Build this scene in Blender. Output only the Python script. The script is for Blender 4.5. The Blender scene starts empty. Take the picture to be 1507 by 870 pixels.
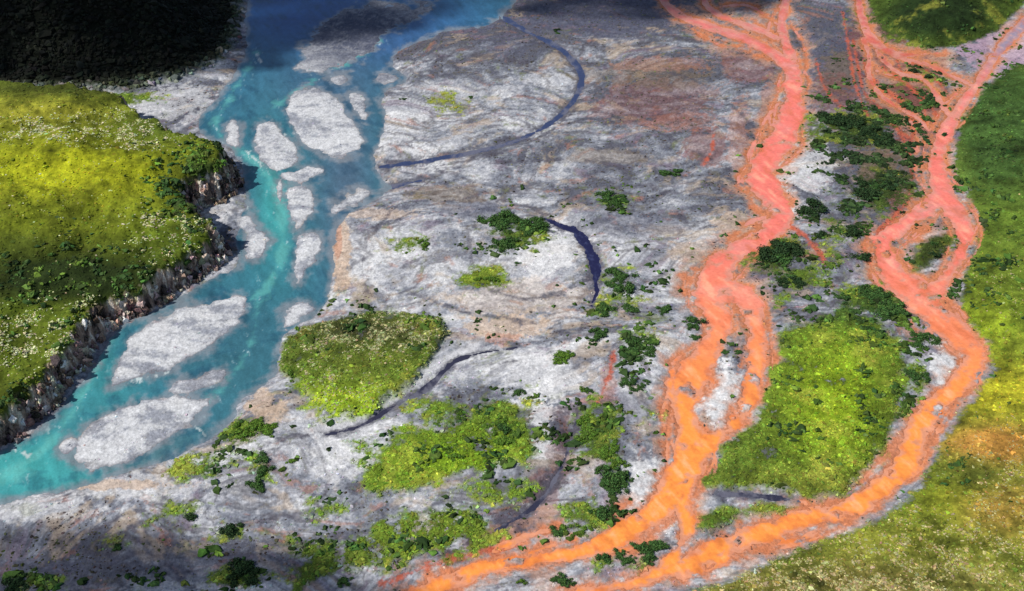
import bpy, numpy as np, math, random
rng=np.random.default_rng(7); random.seed(5)
# ------------------------------------------------------------------ camera model
H=260.0; P=math.radians(35); F=1819.0; CX=753.5; CY=435.0
cp,sp=math.cos(P),math.sin(P)
def unproj(px,py,z=0.0):
    xn=(px-CX)/F; yn=(CY-py)/F
    t=(H-z)/(sp-yn*cp)
    return t*xn, t*(cp+yn*sp)
def proj(x,y,z):
    d=y*cp+(H-z)*sp
    u=y*sp-(H-z)*cp
    return CX+F*x/d, CY-F*u/d
# ------------------------------------------------------------------ noise
def _h(ix,iy,s):
    h=(ix*374761393+iy*668265263+s*974634777)&0xffffffff
    h=((h^(h>>13))*1274126177)&0xffffffff
    h=h^(h>>16)
    return (h&0xffff)/65535.0*2*math.pi
def gn(x,y,s):
    ix=np.floor(x).astype(np.int64); iy=np.floor(y).astype(np.int64)
    fx=x-ix; fy=y-iy
    ux=fx*fx*fx*(fx*(fx*6-15)+10); uy=fy*fy*fy*(fy*(fy*6-15)+10)
    def g(dx,dy):
        a=_h(ix+dx,iy+dy,s); return np.cos(a)*(fx-dx)+np.sin(a)*(fy-dy)
    a=g(0,0);b=g(1,0);c=g(0,1);d=g(1,1)
    return ((a+(b-a)*ux)*(1-uy)+(c+(d-c)*ux)*uy)*1.5
def fbm(x,y,scale,octv=4,s=1,gain=0.5):
    r=0;a=1;t=0
    for o in range(octv):
        an=.7*o; X=x*math.cos(an)-y*math.sin(an); Y=x*math.sin(an)+y*math.cos(an)
        r=r+a*gn(X/scale*2**o+17.3*o,Y/scale*2**o-9.1*o,s+o*7); t+=a; a*=gain
    return r/t*1.4
def ss(a,b,x):
    t=np.clip((x-a)/(b-a),0,1); return t*t*(3-2*t)
# ------------------------------------------------------------------ grid
px=np.concatenate([[-9000,-6000,-4000,-2500,-1700,-1200,-900,-700,-550,-440,-350,-280,-220,-180,-140,-110,-90],
    np.arange(-76,1590,1.6),[1596,1610,1630,1660,1700,1760,1840,1940,2080,2300,2700,3300,4300,6000,8000,10500]])
py=np.concatenate([[-825,-810,-780,-740,-680,-600,-500,-400,-320,-260,-210,-170,-140,-115,-95,-80,-70],
    np.arange(-60,935,1.5),[940,950,965,985,1010,1050,1110,1200,1350,1600,2000,2700,3600]])
NR,NC=len(py),len(px)
PX,PY=np.meshgrid(px,py)
WX,WY=unproj(PX,PY)
DEP=WY*cp+H*sp
MPP=DEP/F
# ------------------------------------------------------------------ distance fields
def chaikin(pts,n=2,closed=True):
    p=np.array(pts,float)
    for _ in range(n):
        if closed:
            q=np.roll(p,-1,0); a=p*.75+q*.25; b=p*.25+q*.75
            p=np.stack([a,b],1).reshape(-1,p.shape[1])
        else:
            a=p[:-1]*.75+p[1:]*.25; b=p[:-1]*.25+p[1:]*.75
            m=np.stack([a,b],1).reshape(-1,p.shape[1]); p=np.vstack([p[:1],m,p[-1:]])
    return p
def segs(D,pts,closed,margin,world=False):
    n=len(pts); rngi=range(n if closed else n-1)
    for i in rngi:
        a=pts[i]; b=pts[(i+1)%n]
        wa=a[2] if len(a)>2 else 0; wb=b[2] if len(b)>2 else 0
        m=margin+max(wa,wb)
        r0,r1=np.searchsorted(py,[min(a[1],b[1])-m,max(a[1],b[1])+m])
        c0,c1=np.searchsorted(px,[min(a[0],b[0])-m,max(a[0],b[0])+m])
        if r1<=r0 or c1<=c0: continue
        sl=(slice(r0,r1),slice(c0,c1))
        if world:
            X,Y=WX[sl],WY[sl]; ax,ay=unproj(a[0],a[1]); bx,by=unproj(b[0],b[1])
        else:
            X,Y=PX[sl],PY[sl]; ax,ay,bx,by=a[0],a[1],b[0],b[1]
        dx,dy=bx-ax,by-ay; L=dx*dx+dy*dy+1e-9
        t=np.clip(((X-ax)*dx+(Y-ay)*dy)/L,0,1)
        d=np.hypot(X-ax-t*dx,Y-ay-t*dy)-(wa+(wb-wa)*t)
        if not world: d=d*MPP[sl]
        D[sl]=np.minimum(D[sl],d)
def inside(pts):
    M=np.zeros((NR,NC),bool); n=len(pts)
    for i in range(n):
        x0,y0=pts[i][:2]; x1,y1=pts[(i+1)%n][:2]
        if y0==y1: continue
        if y0>y1: x0,y0,x1,y1=x1,y1,x0,y0
        r0,r1=np.searchsorted(py,[y0,y1])
        if r1<=r0: continue
        xc=x0+(py[r0:r1]-y0)*(x1-x0)/(y1-y0)
        M[r0:r1]^= px[None,:]>xc[:,None]
    return M
def polysd(pts,margin=60,world=False,n=2,big=60.):
    p=chaikin(pts,n,True)
    D=np.full((NR,NC),big); segs(D,p,True,margin,world)
    M=inside(p)
    return np.where(M,-D,D)
def linesd(lines,margin=50,n=2):
    D=np.full((NR,NC),60.)
    for l in lines: segs(D,chaikin(l,n,False),False,margin)
    return D
# ------------------------------------------------------------------ traced outlines (projected onto the ground)
RIVER=[(372,-200),(366,0),(362,40),(364,72),(350,100),(328,132),(302,165),(288,190),(305,206),(338,216),(356,240),(361,265),(362,300),(352,320),(350,350),(352,385),(345,393),(320,406),(280,427),(250,446),(200,470),(160,490),(148,522),(120,562),(88,604),(55,634),(15,658),(-60,700),(-400,860),(-400,930),(-60,762),(0,742),(80,722),(150,708),(220,690),(270,665),(320,640),(348,612),(355,582),(400,565),(412,545),(410,505),(422,486),(460,470),(478,450),(486,430),(490,390),(495,340),(505,315),(540,300),(575,280),(562,262),(550,232),(560,210),(570,180),(558,150),(568,130),(604,118),(572,98),(588,72),(640,50),(700,42),(735,28),(765,0),(800,-200)]
ISL=[[(422,150),(440,133),(470,126),(490,138),(510,165),(530,195),(533,212),(510,230),(490,240),(478,226),(450,212),(430,190)],
[(372,195),(385,182),(400,179),(418,195),(435,215),(441,236),(425,248),(402,253),(385,235),(375,215)],
[(330,185),(345,178),(357,190),(352,212),(345,220),(332,210)],
[(515,140),(528,134),(539,150),(541,178),(530,172),(519,155)],
[(408,257),(440,247),(474,246),(479,255),(450,268),(425,270)],
[(420,280),(440,275),(460,279),(463,300),(452,320),(440,341),(430,320),(423,300)],
[(437,350),(455,344),(472,349),(469,375),(455,397),(437,424),(432,400),(436,370)],
[(412,468),(430,448),(450,443),(464,454),(445,470),(425,488),(414,482)],
[(486,304),(510,285),(530,279),(547,288),(530,299),(510,307),(490,316)],
[(203,485),(250,460),(300,445),(350,434),(369,442),(352,470),(320,500),(285,525),(240,545),(190,562),(158,571),(173,545),(185,508)],
[(242,576),(280,557),(310,547),(335,548),(326,562),(300,572),(270,577)],
[(120,630),(160,607),(200,592),(250,586),(303,582),(312,589),(290,612),(260,636),(220,661),(170,682),(122,688),(102,678),(118,655)],
[(350,320),(365,315),(380,330),(396,347),(393,370),(376,382),(360,375),(362,350)],
[(438,80),(452,50),(480,28),(530,8),(600,0),(650,8),(612,30),(570,50),(556,72),(532,90),(496,106),(462,110),(444,98)],
[(408,268),(416,262),(414,300),(408,290)],[(88,655),(102,642),(116,648),(104,666),(92,668)],
[(548,120),(562,106),(590,112),(572,126)],[(480,116),(505,108),(512,118),(498,128)]]
A_L=[[(1163,-80,6),(1158,0,6),(1150,30,7),(1152,55,7),(1166,90,10),(1168,120,13),(1170,145,16),(1165,172,19),(1152,205,19),(1128,238,19),(1116,262,20),(1135,288,21),(1155,312,18),(1143,338,17),(1110,355,15),(1080,370,16),(1062,390,21),(1044,415,26),(1050,440,28),(1060,470,20),(1058,500,18),(1035,530,22),(1015,558,26),(1008,590,18),(1010,620,20),(1018,650,24),(1015,680,24),(995,715,25),(968,750,23),(930,776,19),(880,800,14),(820,820,11),(760,828,10),(705,838,18),(655,858,17),(600,885,18),(500,960,22)],
 [(950,-80,5),(972,0,5),(1000,25,6),(1060,45,6),(1110,62,7),(1150,85,8),(1168,112,10)],
 [(1025,-60,4),(1034,5,4),(1060,25,5),(1110,40,5),(1145,58,5)],
 [(1060,10,1.5),(1100,5,1.5),(1130,25,1.5),(1150,40,2)],
 [(1070,425,14),(1100,448,15),(1114,480,14),(1114,510,15),(1112,550,18),(1103,580,18),(1085,620,13),(1050,645,18),(1020,665,20)],
 [(1000,725,20),(1012,770,12),(1002,800,13),(990,830,16),(940,858,9)],
 [(1060,380,5),(1040,430,16),(1020,432,6)],[(1050,560,7),(1045,590,5),(1040,620,7)],
 [(990,545,6),(985,575,5),(995,600,6)],[(1080,425,8),(1115,440,5),(1125,470,4)],
 [(720,815,3),(760,795,4),(800,782,3),(830,775,1)]]
B_L=[[(1258,-80,3),(1263,-10,4),(1266,20,5),(1276,50,8),(1296,72,6),(1330,82,3),(1390,78,2)],
 [(1600,-30,14),(1540,10,10),(1507,35,9),(1468,75,7),(1440,122,6),(1412,160,8),(1392,192,12),(1376,230,12),(1380,265,15),(1395,300,17),(1418,330,15),(1422,355,10),(1405,392,9),(1380,425,15),(1360,445,18)],
 [(1272,60,5),(1280,85,4),(1276,108,4),(1290,135,3),(1318,158,2),(1352,172,2.5),(1375,205,3)],
 [(1290,75,4),(1308,98,5),(1330,112,3),(1358,112,3),(1378,140,4),(1388,158,4),(1400,172,6)],
 [(1295,68,2),(1325,88,3),(1362,92,2.5),(1400,112,3.5),(1435,128,4)],
 [(1290,104,2),(1310,112,2),(1325,106,2)],[(1340,180,1.5),(1352,210,2),(1345,245,1.5),(1350,270,1.5),(1375,285,3)],
 [(1392,285,16),(1345,320,12),(1310,345,12),(1298,355,14),(1302,380,14),(1320,408,19),(1345,438,23),(1368,455,22),(1392,478,20),(1418,500,18),(1436,525,17),(1430,550,17),(1398,578,17),(1368,603,18),(1345,640,20),(1335,678,20),(1312,708,20),(1272,738,17),(1230,753,15),(1180,765,17),(1120,785,19),(1070,803,22),(1020,830,20),(950,852,10),(880,868,8),(800,890,7),(700,950,8)],
 [(1272,345,3),(1290,352,8)],[(1185,743,6),(1195,750,8)]]
def threads(line,n,off,w0,w1,jmp=4):
    out=[]
    L=[p for p in line if -40<p[1]<880]
    for _ in range(n):
        i=random.randrange(0,max(1,len(L)-jmp)); k=random.randint(2,jmp); sgn=random.choice([-1,1]); w=random.uniform(w0,w1)
        pts=[]
        seg=L[i:i+k+1]
        if len(seg)<3: continue
        for j,p in enumerate(seg):
            t=j/(len(seg)-1); a=seg[max(0,j-1)]; b=seg[min(len(seg)-1,j+1)]
            dx,dy=b[0]-a[0],b[1]-a[1]; l=math.hypot(dx,dy)+1e-6
            o=sgn*(p[2]*.8+math.sin(t*math.pi)*off*random.uniform(.7,1.3))
            pts.append((p[0]-dy/l*o+random.uniform(-4,4),p[1]+dx/l*o+random.uniform(-4,4),w*(.4+.6*math.sin(t*math.pi))))
        out.append(pts)
    return out
A_T=threads(A_L[0],34,19,.6,1.9)+threads(A_L[4],5,10,.8,1.6)+threads(A_L[1],2,14,.5,1.1)
B_T=threads(B_L[7],22,15,.6,1.9)+threads(B_L[1],7,15,.6,1.5)
CREEK=[[(790,318,.5),(812,326,1.4),(828,334,2.2),(842,338,3.5),(856,350,6),(866,366,6),(874,380,8),(880,398,6),(876,414,4),(880,430,2),(870,450,.8)]]
CREEK2=[[(690,-60,4),(715,10,3),(780,50,2.2),(822,68,3),(850,96,5),(858,112,4),(852,138,3.2),(825,172,4),(780,200,2.6),(740,214,2.6),(700,224,1.8),(620,238,1.6),(560,246,2.4)],
        [(560,278,3),(590,272,2),(620,266,1)]]
CREEK3=[[(1045,727,1),(1070,729,2.5),(1090,728,4),(1130,731,2.5),(1185,739,1.5)],[(760,512,.3),(700,520,1.2),(668,532,2.0),(652,548,4.0),(640,562,4.6),(622,575,3.4),(600,588,2),(575,600,1.6),(550,616,2.6),(525,630,1.2),(480,640,.2)],[(850,612,.6),(838,660,1.4),(820,700,1.8),(800,735,3.2),(770,758,3.0),(730,780,1.2)]]
H1=[(-1500,900),(-300,790),(-60,700),(0,664),(40,634),(75,604),(110,562),(135,522),(155,489),(200,469),(250,445),(290,414),(326,396),(333,372),(322,352),(300,338),(288,318),(300,306),(325,300),(350,285),(358,265),(350,250),(300,238),(240,215),(200,180),(150,158),(0,156),(-1500,156)]
HD=[(-1500,145),(0,142),(100,138),(180,140),(220,130),(262,122),(300,108),(332,92),(352,66),(360,30),(366,-20),(340,-300),(200,-780),(-6000,-780),(-6000,145)]
G=[ [(408,526),(414,498),(450,480),(510,466),(580,460),(640,464),(668,484),(652,514),(640,540),(612,566),(578,590),(550,620),(505,618),(462,600),(440,574),(412,557)],
 [(533,705),(545,670),(590,640),(640,625),(700,600),(760,583),(775,610),(792,650),(790,680),(750,690),(690,705),(640,722),(580,737),(540,735)],
 [(1150,480),(1200,460),(1260,452),(1310,478),(1338,510),(1343,560),(1330,610),(1312,655),(1285,700),(1240,735),(1190,742),(1120,728),(1060,720),(1035,707),(1035,680),(1080,640),(1120,590),(1137,540)],
 [(440,835),(500,800),(560,770),(640,747),(710,742),(742,765),(720,795),(680,822),(600,832),(540,842),(500,862),(430,865)],
 [(1030,748),(1090,737),(1178,742),(1165,755),(1090,768),(1045,788),(1025,780)],
 [(1345,360),(1375,343),(1405,340),(1408,358),(1390,375),(1370,400),(1350,408),(1335,395)] ]
G7=[(2200,60),(1507,90),(1470,112),(1432,150),(1412,180),(1400,240),(1428,300),(1440,330),(1438,375),(1408,420),(1420,470),(1458,515),(1458,560),(1420,596),(1396,625),(1372,685),(1342,735),(1282,772),(1200,800),(1130,830),(1050,862),(960,900),(700,1100),(2200,1500),(8000,1500),(8000,60)]
G8=[(1262,-700),(1262,-30),(1275,5),(1290,35),(1325,62),(1370,75),(1420,70),(1468,50),(1495,20),(1530,-15),(1700,-60),(3000,-200),(3000,-700)]

j0=fbm(WX,WY,22,3,2); j1n=fbm(WX,WY,8,5,3,.65)
jit=j0*1.5+j1n*1.6
sR=polysd(RIVER,90); sIs=[polysd(i,40,n=1) for i in ISL]
ji=fbm(WX,WY,12,5,4,.62)*2.4+fbm(WX*.4+WY*.25,WY,4,3,7)*.4
sIs=[s+ji*(.5 if k>13 else 1)+(6.0*fbm(WX,WY,12,4,6,.62)+1.2 if k==13 else 0) for k,s in enumerate(sIs)]
sI=np.minimum.reduce(sIs)
sBl=np.maximum(sR+jit*.85,-sI)
jA=fbm(WX,WY,16,3,5)*1.7+fbm(WX,WY,5,4,9,.6)*1.6+.65; jB=fbm(WX,WY,16,3,8)*1.7+fbm(WX,WY,5,4,13,.6)*1.6+.65
sA=np.minimum(linesd(A_L)+jA*(.5+.5*ss(60,160,PY)), linesd(A_T,20)+jA*.5)
sB=np.minimum(linesd(B_L)+jB*(.5+.5*ss(160,260,PY)), linesd(B_T,20)+jB*.5)
sC1=linesd(CREEK)+j1n*1.5; sC2=linesd(CREEK2,30)+j1n*.8+j0*.5; sC3=linesd(CREEK3,30)+j1n*1.1+j0*.4
ob=polysd([(1062,500),(1075,488),(1092,490),(1096,512),(1088,540),(1092,575),(1080,612),(1062,635),(1040,636),(1025,615),(1018,598),(1040,592),(1050,560),(1055,530)],40)+fbm(WX,WY,6,4,15,.6)*3.0-.2
sA=np.maximum(sA,np.where(ob<2,-ob,-9))
em=fbm(WX*.8,WY*.8,10,4,16,.55); sA=np.maximum(sA,np.where(sA<-.5,(em-.43)*9,-9)); sB=np.maximum(sB,np.where(sB<-.5,(-em-.43)*9,-9))
sO=np.minimum(sA,sB)
sW=np.minimum.reduce([sBl,sO,sC1,sC2,sC3])
d1=-polysd(H1,420,True,2,140.); dD=-polysd(HD,420,True,2,200.)
d7=-polysd(G7,420,True,2,150.); d8=-polysd(G8,300,True,2,150.)
gj=fbm(WX,WY,14,5,31,.65)*3.6
gk=[.7,1.4,1.4,2.0,1.0,.8]
gs=[-polysd(g,60,n=1 if k==0 else 2)+gj*gk[k]-.5*gk[k] for k,g in enumerate(G)]
# ------------------------------------------------------------------ heights
farfade=ss(-830,-500,PY)
base=np.where(sW>0,0.5*(1-np.exp(-sW/2.2)),np.maximum(-1.3,sW*0.45))
rel=ss(0.5,6,sW)*np.where(sI<1.5,.45,1)
rg=fbm(WX,WY,6,5,12,.6)
Z=base*np.where((sI<1.5)&(sW>0),.55,1)+rel*(0.3+0.5*fbm(WX*.6,WY,30,5,11)+0.26*rg)
Z=np.where(sW>0,np.maximum(Z,0.04+0.1*ss(0,1,sW)),Z)
jag=fbm(WX,WY,14,3,21)*3.0+fbm(WX,WY,4.5,4,22,.6)*2.6
j1=d1+jag*ss(-2,6,d1+3)
Hh=9+5*ss(480,250,PY)+fbm(WX,WY,25,3,28)*2.2
h1=ss(0.2,5.0,j1)*Hh*(0.88+.12*ss(3,8,j1))+np.clip(j1-5,0,60)*0.12+ss(5,25,j1)*fbm(WX,WY,32,4,23)*2.8+ss(3,8,j1)*fbm(WX,WY,6,4,24)*.6
led=ss(0,1.5,j1)*(1-ss(3.5,7,j1))
h1=h1+led*(1.8*fbm(WX*1.3,WY*1.3,5,4,26,.6)+3.0*np.floor(fbm(WX,WY,7,3,25)*3)/3)
h1=np.maximum(h1,0)
hD=ss(0,90,dD)*34+np.clip(dD,0,200)*0.26+ss(2,30,dD)*fbm(WX,WY,60,5,27)*9*farfade
hD=np.maximum(hD,0)
h7=np.clip(d7,0,150)*0.11+ss(1,15,d7)*(.9+fbm(WX,WY,30,5,29)*2.4+fbm(WX,WY,6,4,30)*.3)
h8=np.clip(d8,0,150)*0.25+ss(1,15,d8)*(2+fbm(WX,WY,25,5,33)*2)
Z=Z+h1*(d1>-3)+hD*(dD>0)+np.where(d7>0,h7,0)+np.where(d8>0,h8,0)
gh=[1.2,.3,.35,.2,.2,.4]
for k,(g,hh) in enumerate(zip(gs,gh)):
    Z+=ss(0,2.2 if k==0 else 4.5,g)*hh+ss(0,4,g)*(fbm(WX,WY,14,4,35)*.5+fbm(WX,WY,3.2,2,36)*.12)
Z+=ss(-300,-800,PY)*fbm(WX,WY,900,4,40)*120*(PY<-300)+0
PXP,PYP=proj(WX,WY,Z)
# ------------------------------------------------------------------ colour
def C(*a): return np.array(a,float)
def mix(a,b,m):
    m=np.clip(m,0,1)[...,None]; return a*(1-m)+b*m
def blob(x,y,rx,ry,rot=0):
    c,s=math.cos(math.radians(rot)),math.sin(math.radians(rot))
    dx,dy=PXP-x,PYP-y; u=(dx*c+dy*s)/rx; v=(-dx*s+dy*c)/ry
    return np.exp(-(u*u+v*v)*0.9)
wx=WX+fbm(WX,WY,80,3,41)*22; wy=WY+fbm(WX,WY,80,3,42)*22
fa=.22; fxr=wx*math.cos(fa)+wy*math.sin(fa); fyr=-wx*math.sin(fa)+wy*math.cos(fa)
st=fbm(fxr*.4,fyr,17,7,43,.66); st2=fbm(fxr*.36+50,fyr,8,6,44,.68)
fl=fbm(WX,WY,5,6,45,.78); fine=fbm(WX,WY,2.0,3,39,.8); big=fbm(WX*.6,WY,70,3,46); med=fbm(wx*.7,wy,12,6,49,.68)
def ridge(x,y,sc,s,w): return 1-np.abs(fbm(x,y,sc,5,s,.55))*w
dr=fl*.10
r1=ridge(fxr*.5,fyr,26,47,4.2)+dr; r2=ridge(fxr*.6+90,fyr,12,48,4.0)+dr; r3=ridge(fxr*.7+30,fyr*1.0,7,57,3.4)+dr; r4=ridge(fxr*.5+31,fyr+9,15,38,4.4)+dr
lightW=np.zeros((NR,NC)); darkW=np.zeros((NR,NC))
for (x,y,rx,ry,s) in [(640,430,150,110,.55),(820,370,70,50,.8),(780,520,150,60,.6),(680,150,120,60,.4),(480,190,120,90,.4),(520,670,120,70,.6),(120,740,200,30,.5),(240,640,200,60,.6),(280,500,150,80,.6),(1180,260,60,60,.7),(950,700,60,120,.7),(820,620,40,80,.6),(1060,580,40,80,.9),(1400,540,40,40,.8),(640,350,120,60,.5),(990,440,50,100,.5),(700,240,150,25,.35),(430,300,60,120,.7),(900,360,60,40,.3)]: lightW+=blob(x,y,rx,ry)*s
for (x,y,rx,ry,s) in [(900,20,330,50,.9),(640,40,180,40,.7),(980,150,150,70,.5),(930,300,130,35,.4),(1230,80,70,90,.8),(1310,200,110,130,.95),(650,290,100,30,.4),(200,830,350,60,.5),(60,800,120,50,.3),(1130,390,70,50,.7),(790,740,90,70,.7),(900,470,60,60,.4),(380,760,120,80,.4),(1210,450,120,60,.6),(640,600,80,20,.3),(900,610,80,60,.4),(450,50,200,50,.6)]: darkW+=blob(x,y,rx,ry)*s  # blobs along the top also put cloud shade into the gravel tone
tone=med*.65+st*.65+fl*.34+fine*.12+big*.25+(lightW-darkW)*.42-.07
col=np.empty((NR,NC,3)); col[:]=C(.205,.22,.26)
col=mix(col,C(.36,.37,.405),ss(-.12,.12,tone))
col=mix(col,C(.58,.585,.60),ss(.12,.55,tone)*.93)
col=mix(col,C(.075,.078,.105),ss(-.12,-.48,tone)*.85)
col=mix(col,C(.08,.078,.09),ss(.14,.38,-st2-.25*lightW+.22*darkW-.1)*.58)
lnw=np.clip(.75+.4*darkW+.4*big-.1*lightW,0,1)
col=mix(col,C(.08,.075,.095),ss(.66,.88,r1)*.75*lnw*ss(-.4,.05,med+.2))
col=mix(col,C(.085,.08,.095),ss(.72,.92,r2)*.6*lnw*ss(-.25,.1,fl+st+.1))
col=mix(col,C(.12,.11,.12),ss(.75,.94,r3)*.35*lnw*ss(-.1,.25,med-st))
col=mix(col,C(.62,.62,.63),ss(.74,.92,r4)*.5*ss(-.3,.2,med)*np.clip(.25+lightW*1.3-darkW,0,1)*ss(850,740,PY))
col=mix(col,C(.11,.095,.04),ss(.22,.45,fl-.35*med)*.45)
col=mix(col,C(.14,.17,.04),ss(.30,.56,fbm(wx,wy,13,6,37,.74)+fl*.15)*.5)
col=mix(col,C(.34,.15,.095),ss(.28,.55,fbm(wx*.7,wy,9,6,50,.7)+.1*darkW)*.5)
col=mix(col,C(.21,.15,.21),ss(.3,.55,fbm(wx*.7+40,wy,14,5,52,.7)+.12*darkW)*.4)
col=mix(col,C(.45,.35,.25),ss(.18,.5,fbm(wx*.7-40,wy,17,5,53,.7))*.5)
col*=np.clip(1+fine*.22+fl*.08,.5,1.4)[...,None]
nz=fl*.8+med*.7+st*.4
def tint(c,x,y,rx,ry,s=.8,rot=0,k=.9,bias=.0):
    global col
    b=blob(x,y,rx,ry,rot); m=ss(.3,.48,b+nz*k*b**.5+bias-.09)*s*ss(0.02,.25,b)
    col=mix(col,C(*c)*np.clip(1+fine*.3+fl*.3,.4,1.6)[...,None],m)
slate=(.07,.075,.115); maroon=(.16,.06,.055); rust=(.36,.14,.08); brown=(.14,.10,.065); pale=(.60,.60,.61); warm=(.46,.34,.25)
for a in [(pale,480,190,80,60,.2),(pale,810,370,50,38,.8),(pale,800,560,60,50,.5),(pale,1180,240,50,50,.5),(pale,500,660,50,60,.4),(pale,60,750,110,22,.4),(pale,200,715,120,20,.4),(pale,800,620,22,60,.7),(pale,950,730,30,70,.7),
    (pale,1395,535,25,35,.8),(pale,1060,590,30,70,.9),(pale,320,290,22,50,.5),(pale,260,150,60,30,.4),(pale,345,130,25,25,.3),(pale,960,760,35,35,.6),
    (slate,640,30,120,25,.7),(slate,900,20,150,35,.8),(slate,760,60,60,30,.5),(slate,700,310,60,14,.6),(slate,930,330,80,20,.5),  # slate along the top: dark gravel plus painted shade
    (maroon,960,150,100,40,.5),(maroon,1040,215,30,30,.6),(brown,960,110,110,20,.5),(brown,660,285,60,14,.6),(brown,900,230,60,14,.5),(rust,980,95,90,12,.3),
    (rust,1000,180,60,14,.3),(rust,1130,175,14,60,.5),(maroon,1100,95,50,30,.6),(warm,745,480,60,20,.7),(rust,740,500,30,10,.5),(rust,1090,200,20,60,.4),(warm,1085,330,35,25,.6),
    (warm,500,370,16,60,.75),(rust,497,345,6,40,.5),(warm,560,315,60,10,.5),(warm,1030,370,50,16,.5),(warm,760,440,120,30,.35),(warm,130,713,160,8,.7),(warm,390,600,30,25,.7),(rust,880,590,30,8,.5),(rust,895,560,12,30,.4),(maroon,825,660,20,50,.45),(maroon,800,720,22,30,.5),(slate,760,765,40,18,.7),(maroon,830,610,30,20,.3),
    (brown,1335,140,60,55,.95),(maroon,1345,165,60,60,.85),(brown,1300,255,45,50,.8),(maroon,1330,310,30,30,.7),(slate,1230,70,50,60,.6),(brown,1235,110,30,40,.6),(maroon,1290,60,40,60,.7),(maroon,1330,100,60,40,.9),(maroon,1225,140,40,30,.5),
    (brown,1120,385,40,20,.6),(maroon,720,800,40,20,.5),(slate,300,830,200,25,.45),(slate,60,850,120,30,.6),
    (slate,930,600,50,20,.5),(warm,1195,370,30,8,.5),(rust,1200,375,40,6,.5),((.32,.23,.30),1470,75,55,36,1.),((.40,.30,.36),1500,60,50,28,.9),(slate,580,600,60,10,.6,-25)]:
    tint(*a)
dry=[[(700,330),(690,370),(705,420),(760,445),(830,435),(870,410)],[(560,335),(640,300),(720,292),(800,312),(830,335)],
 [(600,430),(680,465),(760,470),(850,500)],[(870,165),(950,185),(1040,235),(1090,260)],[(900,60),(960,100),(1050,130),(1110,190)],
 [(640,250),(760,240),(880,235),(960,270),(1010,330)],[(520,620),(470,640),(400,650),(330,690)],[(850,600),(830,670),(805,730),(760,765),(700,795),(640,825),(560,860)],[(880,440),(850,500),(800,530),(700,540)],
 [(1185,200),(1230,230),(1260,290),(1250,330)],[(1185,110),(1210,150),(1215,190)],[(660,250),(600,290),(560,330),(530,380),(540,430)],[(520,140),(600,95),(700,80),(800,100)],[(620,250),(720,232),(800,205),(850,160)]]
dd=linesd([[(a,b,1) for a,b in l] for l in dry],24)+med*2.0
col=mix(col,C(.07,.065,.085),ss(.6,-.5,dd+fl*1.2)*.65)
wide=linesd([[(850,610,3),(835,670,7),(808,728,9),(762,765,10),(720,790,6),(660,820,3)]],24)
col=mix(col,C(.075,.05,.06),ss(1.5,-1.5,wide+fl*6+med*6)*.8)
wet=np.minimum(np.minimum(sC3,sC2),sC1); col=mix(col,C(.075,.075,.10),ss(1.8,.2,wet+fl*2.2+med*1.5)*.7)
lite=linesd([[(480,632,4),(540,610,6),(595,572,6),(640,538,4),(700,510,3)]],20); col=mix(col,C(.56,.56,.58),ss(1.2,-.5,lite+fl*1.5)*.75*(sC3>.5))
barm=ss(.6,-1.2,sI)
bc=mix(np.broadcast_to(C(.53,.54,.56),col.shape),C(.21,.225,.27),ss(-.12,.35,-med*.7-fl*.5-st*.6)*.85)
bc=mix(bc,C(.28,.29,.33),ss(-1.4,.2,sI+fl)*.5)*np.clip(1+fine*.2,.5,1.4)[...,None]
col=mix(col,bc,barm*.9); col=mix(col,C(.08,.09,.13),blob(530,48,130,60)*1.3*barm*(.8+.6*fl))  # cloud shadow on the top bar painted in as dark blue-grey
orient=fbm(WX,WY,14,5,51,.7)
stn=ss(5.5,.2,sO+orient*7+fl*2.5)
col=mix(col,C(.47,.27,.19),stn*.65); col=mix(col,C(.52,.16,.06),ss(2.2,0,sO+fl*2+orient*2.4)*.8)
veins=linesd([[(1270,90,1),(1290,130,2),(1330,150,2),(1350,190,2),(1330,230,1)],[(1300,100,1),(1340,130,2),(1380,170,2)],[(1320,90,1),(1330,120,2),(1360,150,2),(1362,190,1)],[(1345,290,2),(1310,325,2),(1290,345,2)],[(1255,60,1),(1262,100,1),(1270,140,1),(1300,175,1),(1350,215,1)],
    [(1050,200,.5),(1048,225,.5),(1035,245,.5)],[(1160,330,2),(1185,350,2),(1205,372,2),(1215,390,1)],[(905,520,.3),(895,560,.8),(880,595,.3)],[(560,862,2),(620,838,2),(700,815,3),(760,800,2)],[(1285,150,1),(1330,200,1),(1345,260,1),(1335,300,1)],[(1330,85,1),(1370,110,1),(1395,140,1)],[(1240,20,1),(1250,80,1),(1258,130,1),(1280,180,1)],[(1200,90,.5),(1215,140,.5),(1240,160,.5)]],20)
col=mix(col,C(.44,.095,.05),ss(.9,-.4,veins+fl*2.0+med)*.85)
col=mix(col,C(.16,.17,.19),ss(.7,.1,sBl+fl*.4)*.5*(sBl>-1))
col=mix(col,C(.08,.14,.16),ss(0,-1,sBl))
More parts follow.
